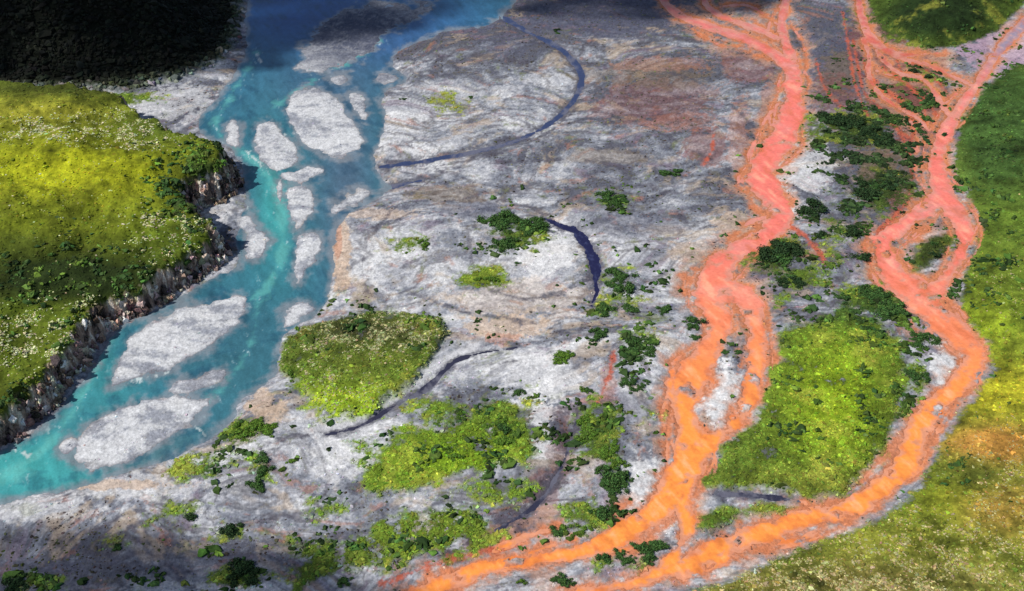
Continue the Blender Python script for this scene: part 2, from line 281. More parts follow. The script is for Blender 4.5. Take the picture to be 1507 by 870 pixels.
# -------- vegetation
veg=np.zeros((NR,NC))
gcol=np.empty((NR,NC,3)); gcol[:]=C(.10,.155,.020)
vn=fbm(WX,WY,7,6,55,.75); vn2=fbm(WX,WY,22,5,56,.65)
for k,g in enumerate(gs):
    holes=ss(.35,.55,-vn*.8-vn2*.5+(.2 if k==3 else .04 if k==1 else -.08))*(1 if k!=0 else .4)
    veg=np.maximum(veg,ss(-1.2,2.2,g+vn*2.0)*(1-holes*.85))
for (x,y,rx,ry,s) in [(345,640,60,30,.8),(300,690,60,30,.7),(380,690,30,40,.6),(480,760,50,50,.6),(600,360,40,20,.7),(710,412,42,24,1.),(740,510,18,8,.7),(780,590,30,25,.5),(650,600,70,24,.8),(600,640,50,20,.7),(540,660,40,40,.6),
   (860,760,50,30,.8),(880,640,40,60,.9),(740,720,60,25,.8),(690,790,60,30,.8),(660,150,40,20,.7),(690,140,20,10,.6),(1180,410,50,20,.9),(1150,440,20,40,.6),(940,500,40,40,.6),(910,440,40,50,.6),(470,820,60,40,.8),(250,760,70,30,.6),
   (1290,440,70,28,1.),(1350,560,22,40,.8),(1360,590,14,10,.8),(1250,190,90,30,.9),(1300,280,50,40,.95),(340,850,70,25,.7),(340,780,40,20,.6),(60,855,60,20,.6),(180,800,60,20,.4),(620,555,60,10,.5),(560,540,140,110,.35),(660,660,180,110,.5),
   (830,130,20,8,.3),(920,830,60,20,.7),(540,800,60,30,.6),(1140,375,50,28,1),(760,345,60,32,.8),(440,560,30,30,.8),(500,596,80,30,.8),(960,600,30,30,.5),(180,145,60,14,.9),(1350,30,90,40,1.),(1380,370,30,25,.6),(1350,120,60,40,.5),(1200,200,30,100,.35),(1230,330,40,80,.55),(905,295,40,18,.6)]:
    b=blob(x,y,rx,ry); veg=np.maximum(veg,ss(.40,.74,b*s+(vn*.65+vn2*.25)*ss(0,.3,b)))
veg=veg*(sW>.4)*(sI>0)
for (c,x,y,rx,ry,s) in [((.22,.31,.02),490,592,90,26,.95),((.060,.068,.02),545,486,115,24,.85),((.10,.13,.018),540,530,100,22,.6),((.16,.26,.014),660,680,120,50,.7),((.19,.28,.014),1230,590,80,100,.85),((.05,.09,.015),1260,455,80,22,.9),((.13,.16,.02),1200,715,120,26,.8),  # bright blob paints the sunlit front slope of the raised island
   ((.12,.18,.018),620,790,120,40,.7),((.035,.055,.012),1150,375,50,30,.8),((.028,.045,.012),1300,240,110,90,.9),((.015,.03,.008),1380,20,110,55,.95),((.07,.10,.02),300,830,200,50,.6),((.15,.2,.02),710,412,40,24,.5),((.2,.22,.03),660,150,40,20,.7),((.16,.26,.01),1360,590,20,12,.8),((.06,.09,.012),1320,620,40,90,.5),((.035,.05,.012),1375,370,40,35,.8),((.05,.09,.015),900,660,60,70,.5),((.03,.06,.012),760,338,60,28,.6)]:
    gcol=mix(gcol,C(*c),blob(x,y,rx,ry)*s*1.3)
gcol=mix(gcol,C(.20,.20,.03),ss(.15,.5,vn2+.3*vn)*.5)
gcol=gcol*np.clip(1+vn*1.0+vn2*.5,.25,1.9)[...,None]
m7=ss(-.8,1.6,d7+vn*3+gj*.4)*(sW>.4)
g7=np.empty((NR,NC,3)); g7[:]=C(.12,.165,.020)
for (c,x,y,rx,ry,s) in [((.040,.080,.018),1475,190,75,120,1.2),((.08,.13,.017),1475,340,70,50,.8),((.09,.13,.016),1470,400,60,50,.7),((.18,.24,.016),1440,480,55,45,.9),((.29,.28,.018),1455,575,110,45,.95),((.32,.165,.035),1465,655,75,28,1.0),((.11,.13,.02),1420,690,40,20,.6),((.18,.19,.025),1340,800,170,50,.7),((.17,.15,.035),1250,860,250,35,.9),((.19,.22,.018),1400,735,60,30,.9),((.27,.18,.035),1480,750,60,40,.8),((.04,.06,.012),1440,700,30,12,.6)]:
    g7=mix(g7,C(*c),blob(x,y,rx,ry)*s*1.2+(vn2*.55+vn*.25)*blob(x,y,rx,ry))
g7=g7*np.clip(1+vn*1.0+vn2*.7,.25,2.0)[...,None]; veg=np.maximum(veg,m7); gcol=mix(gcol,g7,m7)
m8=ss(-.5,1.5,d8+vn*2)*(sW>.4); veg=np.maximum(veg,m8)
mh=ss(3.4,5.2,j1+vn*1.8)
gh1=np.empty((NR,NC,3)); gh1[:]=C(.09,.12,.012)
for (c,x,y,rx,ry,s) in [((.29,.31,.012),100,250,150,48,1.15),((.30,.29,.03),60,165,110,22,.8),((.15,.18,.012),100,330,160,34,.7),((.018,.030,.007),100,410,170,42,1.3),((.05,.07,.01),40,360,60,14,.6),((.10,.15,.014),260,350,60,30,.7),((.09,.14,.018),230,185,60,30,.7),
    ((.03,.05,.01),315,258,40,26,1.2),((.11,.15,.015),40,530,90,50,.9),((.12,.17,.015),80,462,80,16,.7),((.045,.055,.01),30,590,60,20,.8),((.04,.05,.01),90,130,120,10,.8)]:
    gh1=mix(gh1,C(*c),blob(x,y,rx,ry)*s+(vn2*.5+vn*.2)*blob(x,y,rx,ry))
gh1=gh1*np.clip(1+vn*.7+vn2*.5,.3,1.8)[...,None]
veg=np.where(d1>2,mh,veg); gcol=mix(gcol,gh1,mh*(d1>0))
rock=np.empty((NR,NC,3)); rn=fbm(WX,WY,4.0,5,61,.75)
rock[:]=C(.32,.225,.18); rock=mix(rock,C(.70,.62,.54),ss(.02,.3,rn)); rock=mix(rock,C(.05,.04,.038),ss(.1,.36,-rn))
col=mix(col,rock,ss(-.6,.8,j1)*(d1>-3))
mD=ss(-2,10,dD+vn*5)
col=np.where((dD>-6)[...,None],mix(col,C(.012,.014,.011)*(1+vn[...,None]*.9),mD),col); veg=np.where(dD>0,mD*.8,veg); gcol=mix(gcol,C(.008,.010,.006),mD*(dD>0))  # dark slope cover, with part of its shade in the near-black colour
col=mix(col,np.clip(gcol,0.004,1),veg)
col=np.clip(col,.003,.8)
# ------------------------------------------------------------------ materials
def new_mat(n):
    m=bpy.data.materials.new(n); m.use_nodes=True; nt=m.node_tree; nt.nodes.clear()
    o=nt.nodes.new('ShaderNodeOutputMaterial'); b=nt.nodes.new('ShaderNodeBsdfPrincipled'); nt.links.new(b.outputs[0],o.inputs[0]); return m,nt,b
def attr_mat(name,rough=.95,spec=.1,s1=1.6,s2=.35,lo=.62,hi=1.4,bump=.6,bd=.35,stretch=(1,1,1)):
    m,nt,b=new_mat(name); N=nt.nodes.new; L=nt.links.new
    at=N('ShaderNodeAttribute'); at.attribute_name='Col'
    tc=N('ShaderNodeTexCoord'); mp=N('ShaderNodeMapping'); mp.inputs['Scale'].default_value=stretch; L(tc.outputs['Object'],mp.inputs[0])
    n1=N('ShaderNodeTexNoise'); n1.inputs['Scale'].default_value=1/s1; n1.inputs['Detail'].default_value=6; n1.inputs['Roughness'].default_value=.7
    n2=N('ShaderNodeTexNoise'); n2.inputs['Scale'].default_value=1/s2; n2.inputs['Detail'].default_value=3
    L(mp.outputs[0],n1.inputs[0]); L(tc.outputs['Object'],n2.inputs[0])
    mr=N('ShaderNodeMapRange'); mr.inputs[1].default_value=.3; mr.inputs[2].default_value=.7; mr.inputs[3].default_value=lo; mr.inputs[4].default_value=hi
    ad=N('ShaderNodeMath'); ad.operation='MULTIPLY_ADD'; ad.inputs[1].default_value=.5
    md=N('ShaderNodeMath'); md.operation='MULTIPLY'; md.inputs[1].default_value=.5
    L(n1.outputs[0],md.inputs[0]); L(n2.outputs[0],ad.inputs[0]); L(md.outputs[0],ad.inputs[2]); L(ad.outputs[0],mr.inputs[0])
    vm=N('ShaderNodeVectorMath'); vm.operation='SCALE'; L(at.outputs['Color'],vm.inputs[0]); L(mr.outputs[0],vm.inputs['Scale'])
    L(vm.outputs[0],b.inputs['Base Color'])
    b.inputs['Roughness'].default_value=rough; b.inputs['Specular IOR Level'].default_value=spec
    if bump>0:
        bp=N('ShaderNodeBump'); bp.inputs['Strength'].default_value=bump; bp.inputs['Distance'].default_value=bd
        L(ad.outputs[0],bp.inputs['Height']); L(bp.outputs[0],b.inputs['Normal'])
    return m
MG=attr_mat('ground_soil_gravel',bump=.75,bd=.65,s1=2.6,s2=.9,lo=.64,hi=1.36)
MK=attr_mat('rock_face',s1=2.5,s2=.8,lo=.35,hi=1.8,bump=1,bd=2.0,stretch=(1,1,.45))
MF=attr_mat('foliage',rough=.8,spec=.15,s1=1.2,s2=.3,lo=.7,hi=1.35,bump=0)
MWt=attr_mat('river_water',rough=.32,spec=.3,s1=3,s2=.8,lo=.84,hi=1.18,bump=.4,bd=.3,stretch=(1,.45,1))
MO=attr_mat('iron_stream_water',rough=.4,spec=.25,s1=5,s2=1.2,lo=.82,hi=1.16,bump=.22,bd=.22)
# ------------------------------------------------------------------ mesh builders
coll=bpy.context.scene.collection
def mesh_obj(name,V,Fc,colv,mat,smooth=True):
    me=bpy.data.meshes.new(name); k=Fc.shape[1]
    me.vertices.add(len(V)); me.vertices.foreach_set('co',np.ascontiguousarray(V,np.float32).ravel())
    me.loops.add(Fc.size); me.loops.foreach_set('vertex_index',Fc.astype(np.int32).ravel())
    me.polygons.add(len(Fc)); me.polygons.foreach_set('loop_start',np.arange(0,Fc.size,k,dtype=np.int32)); me.polygons.foreach_set('loop_total',np.full(len(Fc),k,np.int32))
    me.polygons.foreach_set('use_smooth',np.full(len(Fc),smooth))
    me.update(calc_edges=True)
    a=me.color_attributes.new('Col','FLOAT_COLOR','POINT'); c4=np.ones((len(V),4),np.float32); c4[:,:3]=colv; a.data.foreach_set('color',c4.ravel())
    me.materials.append(mat)
    o=bpy.data.objects.new(name,me); coll.objects.link(o); return o
idx=np.arange(NR*NC).reshape(NR,NC)
Q=np.stack([idx[1:,:-1],idx[1:,1:],idx[:-1,1:],idx[:-1,:-1]],-1)
def grid_obj(name,fm,Zz,cc,mat,label,cat,kind='structure'):
    Fq=Q[fm]
    if len(Fq)==0: return None
    u,inv=np.unique(Fq,return_inverse=True); inv=inv.reshape(-1,4)
    V=np.stack([WX.ravel()[u],WY.ravel()[u],Zz.ravel()[u]],1)
    o=mesh_obj(name,V,inv,cc.reshape(-1,3)[u],mat)
    o['label']=label; o['category']=cat
    if kind: o['kind']=kind
    return o
def fc(a): return (a[:-1,:-1]+a[1:,1:]+a[1:,:-1]+a[:-1,1:])/4
used=np.zeros((NR-1,NC-1),bool)
barl=['pale grey gravel bar surrounded by turquoise river water']*len(ISL)
barl[9]='large pale gravel bar in the turquoise river'; barl[11]='long whitish gravel bar in the turquoise river'; barl[13]='dark shaded gravel bar between blue river channels'
for i,s in enumerate(sIs):
    m=(fc(s)<1.0)&~used
    grid_obj('gravel_bar',m,Z,col,MG,barl[i],'gravel bar'); used|=m
m=(fc(ob)<.6)&~used; grid_obj('gravel_bar',m,Z,col,MG,'pale gravel bar splitting the orange stream','gravel bar'); used|=m
m=(fc(d1)>-1)&(fc(j1)<4.6)&~used&(fc(PY)>225); m&=fc(Z)>.2
grid_obj('cliff',m,Z,col,MK,'brown rocky cliff above the turquoise river','cliff'); used|=m
m=(fc(d1)>-1)&~used&(fc(Z)>.2); grid_obj('hill',m,Z,col,MG,'yellow-green tundra hill ending in a rocky cliff','hill'); used|=m
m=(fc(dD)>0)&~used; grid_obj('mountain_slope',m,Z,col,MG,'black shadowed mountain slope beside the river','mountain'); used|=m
m=(fc(d7)>0)&~used; grid_obj('hill',m,Z,col,MG,'olive and green tundra slope beside the orange stream','hill'); used|=m
m=(fc(d8)>0)&~used; grid_obj('hill',m,Z,col,MG,'dark green wooded hill beside the orange stream','hill'); used|=m
gl=['raised green meadow island beside the turquoise river','bright green meadow with bushes on gravel','large bright green meadow between orange streams','green grassy strip on grey gravel','narrow green meadow beside the orange stream','small dark green islet inside the orange stream']
for g,l in zip(gs,gl):
    m=(fc(g)>0)&~used; grid_obj('meadow',m,Z,col,MG,l,'meadow'); used|=m
grid_obj('ground',~used,Z,col,MG,'grey gravel floodplain with dry braided channels','ground')
# ---- water colours
wn=fbm(wx*.8,wy*.8,10,5,71,.62); wn2=fbm(WX+.3*WY,WY*.5,3.0,5,72,.72); wn3=fbm(WX+.45*WY,WY*.28,6,5,74,.7)
wc=np.empty((NR,NC,3)); wc[:]=C(.035,.14,.19)
PXs,PYs=PXP,PYP; PXP,PYP=PX,PY
for (c,x,y,rx,ry,s) in [((.015,.075,.27),470,20,220,60,1.),((.035,.09,.22),560,60,120,50,.8),((.03,.13,.21),330,120,60,60,.7),((.065,.12,.18),510,260,45,150,1.0),((.05,.30,.30),405,300,26,90,1.),((.035,.18,.22),395,400,50,40,.6),
     ((.035,.12,.165),350,500,90,60,.8),((.05,.31,.31),40,690,130,60,1.),((.04,.23,.25),150,560,60,80,.8),((.04,.14,.175),350,560,60,60,.6),((.07,.15,.175),220,670,80,40,.8),((.045,.10,.17),480,130,80,50,.8)]:
    wc=mix(wc,C(*c),blob(x,y,rx,ry)*s)
PXP,PYP=PXs,PYs
wc=mix(wc,C(.19,.215,.245),ss(-3.0,.2,sBl+wn*3+wn2)*.8)
wc=mix(wc,C(.012,.06,.12),ss(.05,.5,-wn-.4*wn3)*.4)
th=linesd([[(378,80,1),(345,130,2),(315,180,2),(325,205,2),(368,232,4),(398,262,6),(413,300,7),(418,340,7),(412,390,6),(385,430,5)],[(380,430,1),(375,500,1),(340,560,1),(300,600,1)],[(160,500,1),(135,560,3),(100,620,4),(50,680,7),(-40,725,12)],[(560,60,1),(500,100,1),(450,125,1),(400,160,1)]],30)
wc=mix(wc,C(.12,.43,.40),ss(1.5,-2.5,th+wn*4+wn2*2+wn3)*.65)
foam=linesd([[(365,225,1),(395,255,2)],[(378,82,2),(384,90,2)],[(0,722,2),(-30,735,3)],[(20,660,1),(40,670,2)],[(190,560,1),(250,548,1)],[(560,255,1),(572,272,1)],[(410,200,1),(440,195,1)],[(270,610,.5),(300,640,.5)],[(360,300,1),(372,320,1)]],16)
wc=mix(wc,C(.62,.69,.69),ss(.6,-.8,foam+wn2*3.0+wn+.5)*.75)
wc=mix(wc,C(.40,.55,.56),ss(.34,.6,wn2)*ss(6,-1,th)*.6)
wc*=np.clip(1+wn3*.30+wn2*.22,.5,1.6)[...,None]
Zw=np.zeros((NR,NC))+wn2*.03
def fmn(a): return np.minimum.reduce([a[:-1,:-1],a[1:,1:],a[1:,:-1],a[:-1,1:]])
grid_obj('river',fmn(sBl)<.8,Zw,np.clip(wc,.01,.8),MWt,'turquoise braided river flowing around gravel bars','river')
oc=np.empty((NR,NC,3)); t=ss(330,640,PY+wn*30)[...,None]
oc[:]=C(.80,.19,.15)*(1-t)+C(.90,.30,.06)*t
oc=mix(oc,C(.54,.14,.14),ss(150,0,PY)*.6); oc=mix(oc,C(.50,.085,.06),blob(1310,110,70,60)*.9)
oc=mix(oc,C(.70,.31,.28),ss(-.1,.5,fbm(WX,WY,20,4,73,.6))*.5*ss(600,300,PY))
oc=mix(oc,C(.30,.24,.32),np.clip(blob(1505,40,75,60)*1.5,0,1))
oc=mix(oc,C(.46,.12,.055),ss(-2.0,.1,sO+wn2*1.4+wn)*.6)
oc=mix(oc,C(.62,.38,.31),ss(-1.8,.3,sO+wn*3+wn2)*.4)
oc=mix(oc,C(.90,.46,.28),ss(.05,.5,wn3+.2*wn2)*.45*ss(0,-3,sO))
oc=mix(oc,C(.58,.14,.045),ss(.02,.5,-wn3*.6-wn*.6+.2*wn2)*.5)
oc*=np.clip(1+wn3*.12+wn2*.12,.6,1.3)[...,None]
oc=np.clip(oc,.01,.93)
fA=fmn(sA)<.7; fB=fmn(sB)<.7; near=fc(sA)<fc(sB)
grid_obj('stream',fA&(near|~fB),Zw*.3+.01,oc,MO,'rust orange stream winding through grey gravel','stream')
grid_obj('stream',fB&(~near|~fA),Zw*.3+.01,oc,MO,'salmon and orange stream along the tundra slope','stream')
for s_,c_,l_ in [(sC1,(.014,.014,.055),'dark navy pond in an abandoned channel'),(sC2,(.035,.05,.12),'narrow dark blue side creek across gravel'),(sC3,(.03,.03,.055),'thin dark puddled channel beside meadow')]:
    cc=np.empty((NR,NC,3)); cc[:]=C(*c_); cc=mix(cc,C(.15,.15,.19),ss(-.1,.4,wn+wn2*.5)*.7) if s_ is not sC1 else mix(cc,C(.05,.06,.14),ss(0,.4,wn2)*.6)
    grid_obj('creek',(fmn(s_)<.5)&(fmn(sBl)>.8),Zw*.3+.006,cc,MWt,l_,'creek')
# ------------------------------------------------------------------ ground cover tufts (uncountable)
def tufts(name,prob,n,r0,r1,colarr,label,cat,hf=.75,cj=.35,fixed=None,pw=1.3,sj=.24,mat=None,lift=0):
    dense=(PX>-76)&(PX<1590)&(PY>-60)&(PY<934)
    w=(prob*dense*MPP**pw).ravel(); w=w/w.sum()
    ii=rng.choice(len(w),n,p=w)
    cx=WX.ravel()[ii]; cy=WY.ravel()[ii]; cz=Z.ravel()[ii]+lift
    cx=cx+rng.uniform(-.4,.4,n); cy=cy+rng.uniform(-.4,.4,n)
    r=np.minimum(rng.uniform(r0,r1,n)*np.exp(rng.normal(-.1,.35,n)),r1*1.6)
    K=6; ang=np.arange(K)*2*np.pi/K
    ring=np.concatenate([np.stack([np.cos(ang),np.sin(ang),np.zeros(K)-.25],1),np.stack([.72*np.cos(ang+.5),.72*np.sin(ang+.5),np.zeros(K)+.62],1),[[0,0,1.0]]])
    T=ring[None]+rng.normal(0,sj,(n,13,3)); rot=rng.uniform(0,6.28,n); c,s=np.cos(rot)[:,None],np.sin(rot)[:,None]
    T[...,0]*=rng.uniform(.8,1.7,n)[:,None]
    X=(T[...,0]*c-T[...,1]*s)*r[:,None]+cx[:,None]; Y=(T[...,0]*s+T[...,1]*c)*r[:,None]+cy[:,None]; Zt=T[...,2]*r[:,None]*hf+cz[:,None]
    V=np.stack([X,Y,Zt],-1).reshape(-1,3)
    f=[]
    for k in range(K):
        k2=(k+1)%K; f+= [[k,k2,6+k],[k2,6+k2,6+k],[6+k,6+k2,12]]
    Ff=(np.array(f)[None]+(np.arange(n)*13)[:,None,None]).reshape(-1,3)
    cc=colarr.reshape(-1,3)[ii] if fixed is None else np.tile(C(*fixed),(n,1))
    br=np.exp(rng.normal(.02,cj,n))[:,None]; hue=1+rng.normal(0,.1,(n,3))
    cc=np.clip(cc*br*hue,.004,.75)
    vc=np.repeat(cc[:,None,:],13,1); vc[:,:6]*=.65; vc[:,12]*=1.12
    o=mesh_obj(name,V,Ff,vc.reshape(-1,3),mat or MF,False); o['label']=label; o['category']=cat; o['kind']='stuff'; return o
v_low=np.clip(veg,0,1)**1.4*(d1<0)*(dD<0)*(d7<0)*(d8<0)*(sW>.5)
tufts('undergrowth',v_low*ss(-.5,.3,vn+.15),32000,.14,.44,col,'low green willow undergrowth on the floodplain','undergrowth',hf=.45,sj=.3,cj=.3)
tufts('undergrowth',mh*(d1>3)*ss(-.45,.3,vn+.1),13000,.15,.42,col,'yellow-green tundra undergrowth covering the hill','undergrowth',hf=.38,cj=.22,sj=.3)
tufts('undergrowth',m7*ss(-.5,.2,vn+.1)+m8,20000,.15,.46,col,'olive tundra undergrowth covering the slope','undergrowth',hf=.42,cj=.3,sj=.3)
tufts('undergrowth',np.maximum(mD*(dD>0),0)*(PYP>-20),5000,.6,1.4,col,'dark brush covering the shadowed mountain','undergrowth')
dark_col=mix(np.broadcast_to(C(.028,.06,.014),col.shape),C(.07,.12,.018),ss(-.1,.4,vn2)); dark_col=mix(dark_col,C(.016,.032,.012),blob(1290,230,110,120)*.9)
sc_w=np.zeros((NR,NC))
for (x,y,rx,ry,s) in [(1270,450,80,22,1.5),(1320,500,30,50,.7),(1320,640,30,60,.35),(1240,580,120,120,.12),(700,650,110,45,.3),(760,650,30,50,.4),(620,790,130,40,.15),(1290,230,90,90,.8),(1240,185,70,30,.9),(1150,370,60,30,.8),(900,660,50,60,.5),(920,450,50,60,.35),(350,650,70,40,.2),(340,840,100,30,.25),(40,855,60,20,.3),(1230,330,60,50,.4),(940,530,40,50,.3),(760,340,60,26,.5),(905,295,40,15,.5),(880,770,60,30,.3),(1350,150,80,70,.4),(1440,220,80,150,.4),(1450,400,80,80,.15),(1430,700,60,30,.2),(540,490,110,26,.4)]:
    sc_w+=blob(x,y,max(rx,1),max(ry,1))*s
sc_w=sc_w*ss(.12,.4,fbm(WX,WY,12,5,91,.66)+.1*(sc_w>.6))*(sW>.9)*(d1<0)*(dD<0)*(sI>1)
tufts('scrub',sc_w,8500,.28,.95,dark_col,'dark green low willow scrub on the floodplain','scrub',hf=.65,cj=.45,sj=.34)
hw=blob(310,262,50,30)*1.4+blob(290,300,40,16)+blob(100,410,150,40)*.12+blob(300,360,40,30)*.2+blob(40,590,80,20)*.2+blob(120,490,60,14)*.2+blob(230,420,60,20)*.2
tufts('scrub',hw*(j1>4)*ss(-.1,.4,vn),2200,.3,.8,dark_col,'dark green scrub along the cliff edge','scrub',hf=.7,cj=.45,sj=.34)
hc=mix(np.broadcast_to(C(.055,.045,.04),col.shape),C(.07,.085,.025),ss(-.2,.3,med))
tufts('heath',ss(.0,-.5,tone)*(sW>.7)*(d1<0)*(dD<0)*(d7<0)*(d8<0)*(1-veg)*(sI>0),8000,.12,.36,hc,'sparse dark heath and moss tufts on gravel','heath',hf=.4,cj=.5,sj=.3)
cw=(d1>-2)*(j1>-.8)*(j1<3.6)*(PY>225)*(sBl>.2)
rk=mix(np.broadcast_to(C(.32,.225,.18),col.shape),C(.68,.60,.52),ss(.0,.3,rn)); rk=mix(rk,C(.06,.05,.045),ss(.08,.34,-rn))
tufts('cliff_rock',cw*ss(-.3,.3,vn),1800,.3,.9,rk,'angular brown and tan rock ledges covering the cliff','rocks',hf=1.5,cj=.4,sj=.34,mat=MK,pw=1.0)
pb=np.zeros((NR,NC))
for (x,y,rx,ry,s) in [(70,190,110,14,1.3),(200,205,50,14,.7),(230,170,50,14,.8),(270,325,55,18,1.1),(240,355,50,14,.6),(300,345,30,14,.8),(30,500,50,14,1),(60,520,60,25,.6),(110,445,50,10,.7),(30,475,40,12,.8),(90,480,60,10,.6),(250,390,50,14,.4),(60,300,120,100,.02)]:
    pb+=blob(x,y,rx,ry)*s
tufts('reindeer_lichen',pb*mh*(d1>3)*ss(-.1,.4,vn),6000,.12,.34,col,'pale cream lichen tufts scattered over the tundra hill','lichen',fixed=(.46,.46,.26),cj=.25,hf=.45,sj=.32)
pb=np.zeros((NR,NC))
for (x,y,rx,ry,s) in [(1300,860,200,30,1),(1400,800,120,40,.5),(1480,700,60,60,.3),(1200,850,120,30,.8),(1480,430,40,50,.15)]: pb+=blob(x,y,rx,ry)*s
tufts('dry_grass',pb*m7*ss(-.2,.4,vn),6000,.12,.34,col,'dry straw coloured grass tufts on the slope','grass',fixed=(.33,.29,.13),cj=.25,hf=.45,sj=.32)
tufts('dry_grass',(blob(540,492,110,24)+blob(480,575,60,30)*.4)*ss(0,1,gs[0])*ss(-.2,.4,vn),2600,.12,.4,col,'dry pale grass tufts on the river island','grass',fixed=(.27,.27,.13),cj=.3,hf=.45,sj=.32)
tufts('cobbles',((sW>1)&(d1<0)&(dD<0)&(d7<0)&(d8<0))*(1-veg)*ss(-.1,.4,st2),4500,.12,.3,col,'scattered grey river cobbles on the gravel','stones',hf=.5,cj=.3)
# ------------------------------------------------------------------ shrubs
def shrub_mesh(seed,tone):
    r=np.random.default_rng(seed); V=[];Fq=[];Cc=[]
    nl=r.integers(6,11); lob=[]; el=r.uniform(.75,1.35)
    for i in range(nl):
        a=r.uniform(0,6.28); d=r.uniform(.1,.9); s=r.uniform(.18,.44)
        lob.append((math.cos(a)*d*el,math.sin(a)*d/el,r.uniform(.2,.55)*(1-.35*d),s))
    def add(vs,c):
        b=len(V); V.extend(vs); Fq.append([b,b+1,b+2,b+3]); Cc.extend([c]*4)
    for (x,y,z,s) in lob:
        rr=.035
        p0=np.array([x*.1,y*.1,-.15]); p1=np.array([x,y,z])
        for k in range(4):
            a0=k*math.pi/2; a1=a0+math.pi/2
            o0=np.array([math.cos(a0),math.sin(a0),0])*rr; o1=np.array([math.cos(a1),math.sin(a1),0])*rr
            add([p0+o0*1.6,p0+o1*1.6,p1+o1*.5,p1+o0*.5],(.09,.06,.04))
    for (x,y,z,s) in lob:
        n=5;m=4
        for i in range(n):
            for j in range(m):
                q=[]
                for (ii,jj) in ((i,j),(i+1,j),(i+1,j+1),(i,j+1)):
                    a=ii%n*6.283/n; e=-1.2+jj*2.6/m; rs=s*.68*(1+.15*math.sin(ii%n*7+jj*5+seed))
                    q.append(np.array([x+rs*math.cos(e)*math.cos(a),y+rs*math.cos(e)*math.sin(a),z+rs*math.sin(e)*.8]))
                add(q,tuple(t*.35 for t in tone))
    for (x,y,z,s) in lob:
        for k in range(int(60+120*s)):
            v=r.normal(size=3); v/=np.linalg.norm(v); 
            if v[2]<-.5: v[2]*=-1
            rad=s*r.uniform(.7,1.3)
            p=np.array([x,y,z])+v*rad*np.array([1,1,.85])
            t=np.cross(v+r.normal(0,.5,3),r.normal(size=3)); t/=np.linalg.norm(t)+1e-6; b=np.cross(t,v+r.normal(0,.6,3)); b/=np.linalg.norm(b)+1e-6
            l=r.uniform(.045,.095); w=l*r.uniform(.5,.9)
            f=r.uniform(.5,1.6)*(.6+.65*max(0,v[2])); c=(tone[0]*f*r.uniform(.8,1.3),tone[1]*f,tone[2]*f)
            add([p-t*l,p-b*w,p+t*l,p+b*w],c)
    me_o=mesh_obj('shrub',np.array(V),np.array(Fq),np.array(Cc),MF,False); me=me_o.data; bpy.data.objects.remove(me_o); return me
dark=[shrub_mesh(i,(.038,.090,.022)) for i in range(7)]
vdark=[shrub_mesh(20+i,(.018,.042,.014)) for i in range(5)]
brig=[shrub_mesh(40+i,(.080,.160,.020)) for i in range(6)]
CL=[(765,330,38,14,12,4.8,0),(745,360,15,8,4,3.6,0),(760,388,6,4,1,3,0),(905,293,22,8,7,3.8,0),(988,252,12,7,4,3.6,0),(618,362,16,9,4,2.6,2),(597,372,6,4,1,1.8,2),
(915,412,20,20,8,3.6,0),(905,455,26,12,8,3.2,0),(880,490,12,8,3,2.6,0),(828,530,10,17,6,2.6,2),(945,515,20,18,8,3,0),(940,565,20,12,6,2.6,0),(858,573,11,5,3,2.4,2),(980,460,7,11,4,2.5,0),(1022,476,10,7,4,2.6,0),(1018,497,7,3,2,2.1,0),(1077,520,12,4,4,2.1,0),
(865,630,12,20,6,2.5,2),(900,670,22,18,6,2.8,2),(895,705,34,18,11,3.4,0),(885,752,20,7,4,2.5,0),(845,782,40,7,6,2.2,2),(920,818,48,10,11,2.6,0),(965,802,11,5,3,2.1,0),(832,855,16,6,4,2.4,0),(767,858,8,4,1,1.8,2),
(1142,366,34,15,10,4.8,1),(1192,310,12,8,4,4.4,1),(1228,175,28,11,9,4.8,1),(1258,190,28,12,7,4.6,1),(1300,200,24,12,7,4.2,1),(1285,275,24,14,8,4.6,1),(1255,340,12,7,3,4,1),(1275,380,11,5,2,3.2,1),(1205,345,6,5,2,3,1),(1220,240,9,4,2,3,1),
(1262,435,40,9,10,3.9,0),(1310,462,20,10,6,3.5,0),(1170,418,20,7,4,2.8,1),(1360,500,18,10,6,3,0),(1352,552,12,10,3,2.5,0),(370,632,28,13,9,3,2),(388,680,9,15,4,2.5,0),(380,716,9,5,2,2.4,0),
(340,780,18,8,5,3.2,1),(357,840,28,11,7,3.4,1),(280,762,10,4,2,2.5,1),(175,806,9,5,2,2.5,1),(22,855,18,9,4,3,1),(430,680,6,4,1,1.8,2),(430,552,11,9,3,2.1,2),(722,405,24,10,3,2,2),
(700,622,60,12,4,2.1,2),(752,635,24,26,6,2.6,2),(680,660,60,20,4,1.8,2),(820,45,5,7,2,3,1),(693,143,8,4,1,2,0),(595,147,5,3,1,2,0),(1130,165,4,5,1,2.6,1),(510,858,12,4,2,1.9,0),(300,690,24,10,2,1.8,2),(765,580,10,4,2,2,0),(1345,115,40,12,2,2.4,1),(1375,365,18,12,2,2.2,1)]
tot=0
names={0:'dark green',1:'very dark green',2:'bright green'}
r0i=np.where((py>-60)&(py<934))[0]; c0i=np.where((px>-76)&(px<1589))[0]
sub=(slice(r0i[0],r0i[-1]),slice(c0i[0],c0i[-1])); SX,SY=PXP[sub],PYP[sub]; sx=WX[sub];sy=WY[sub];sz=Z[sub];sw=sW[sub];so=sO[sub];sb=sBl[sub];sg=veg[sub]
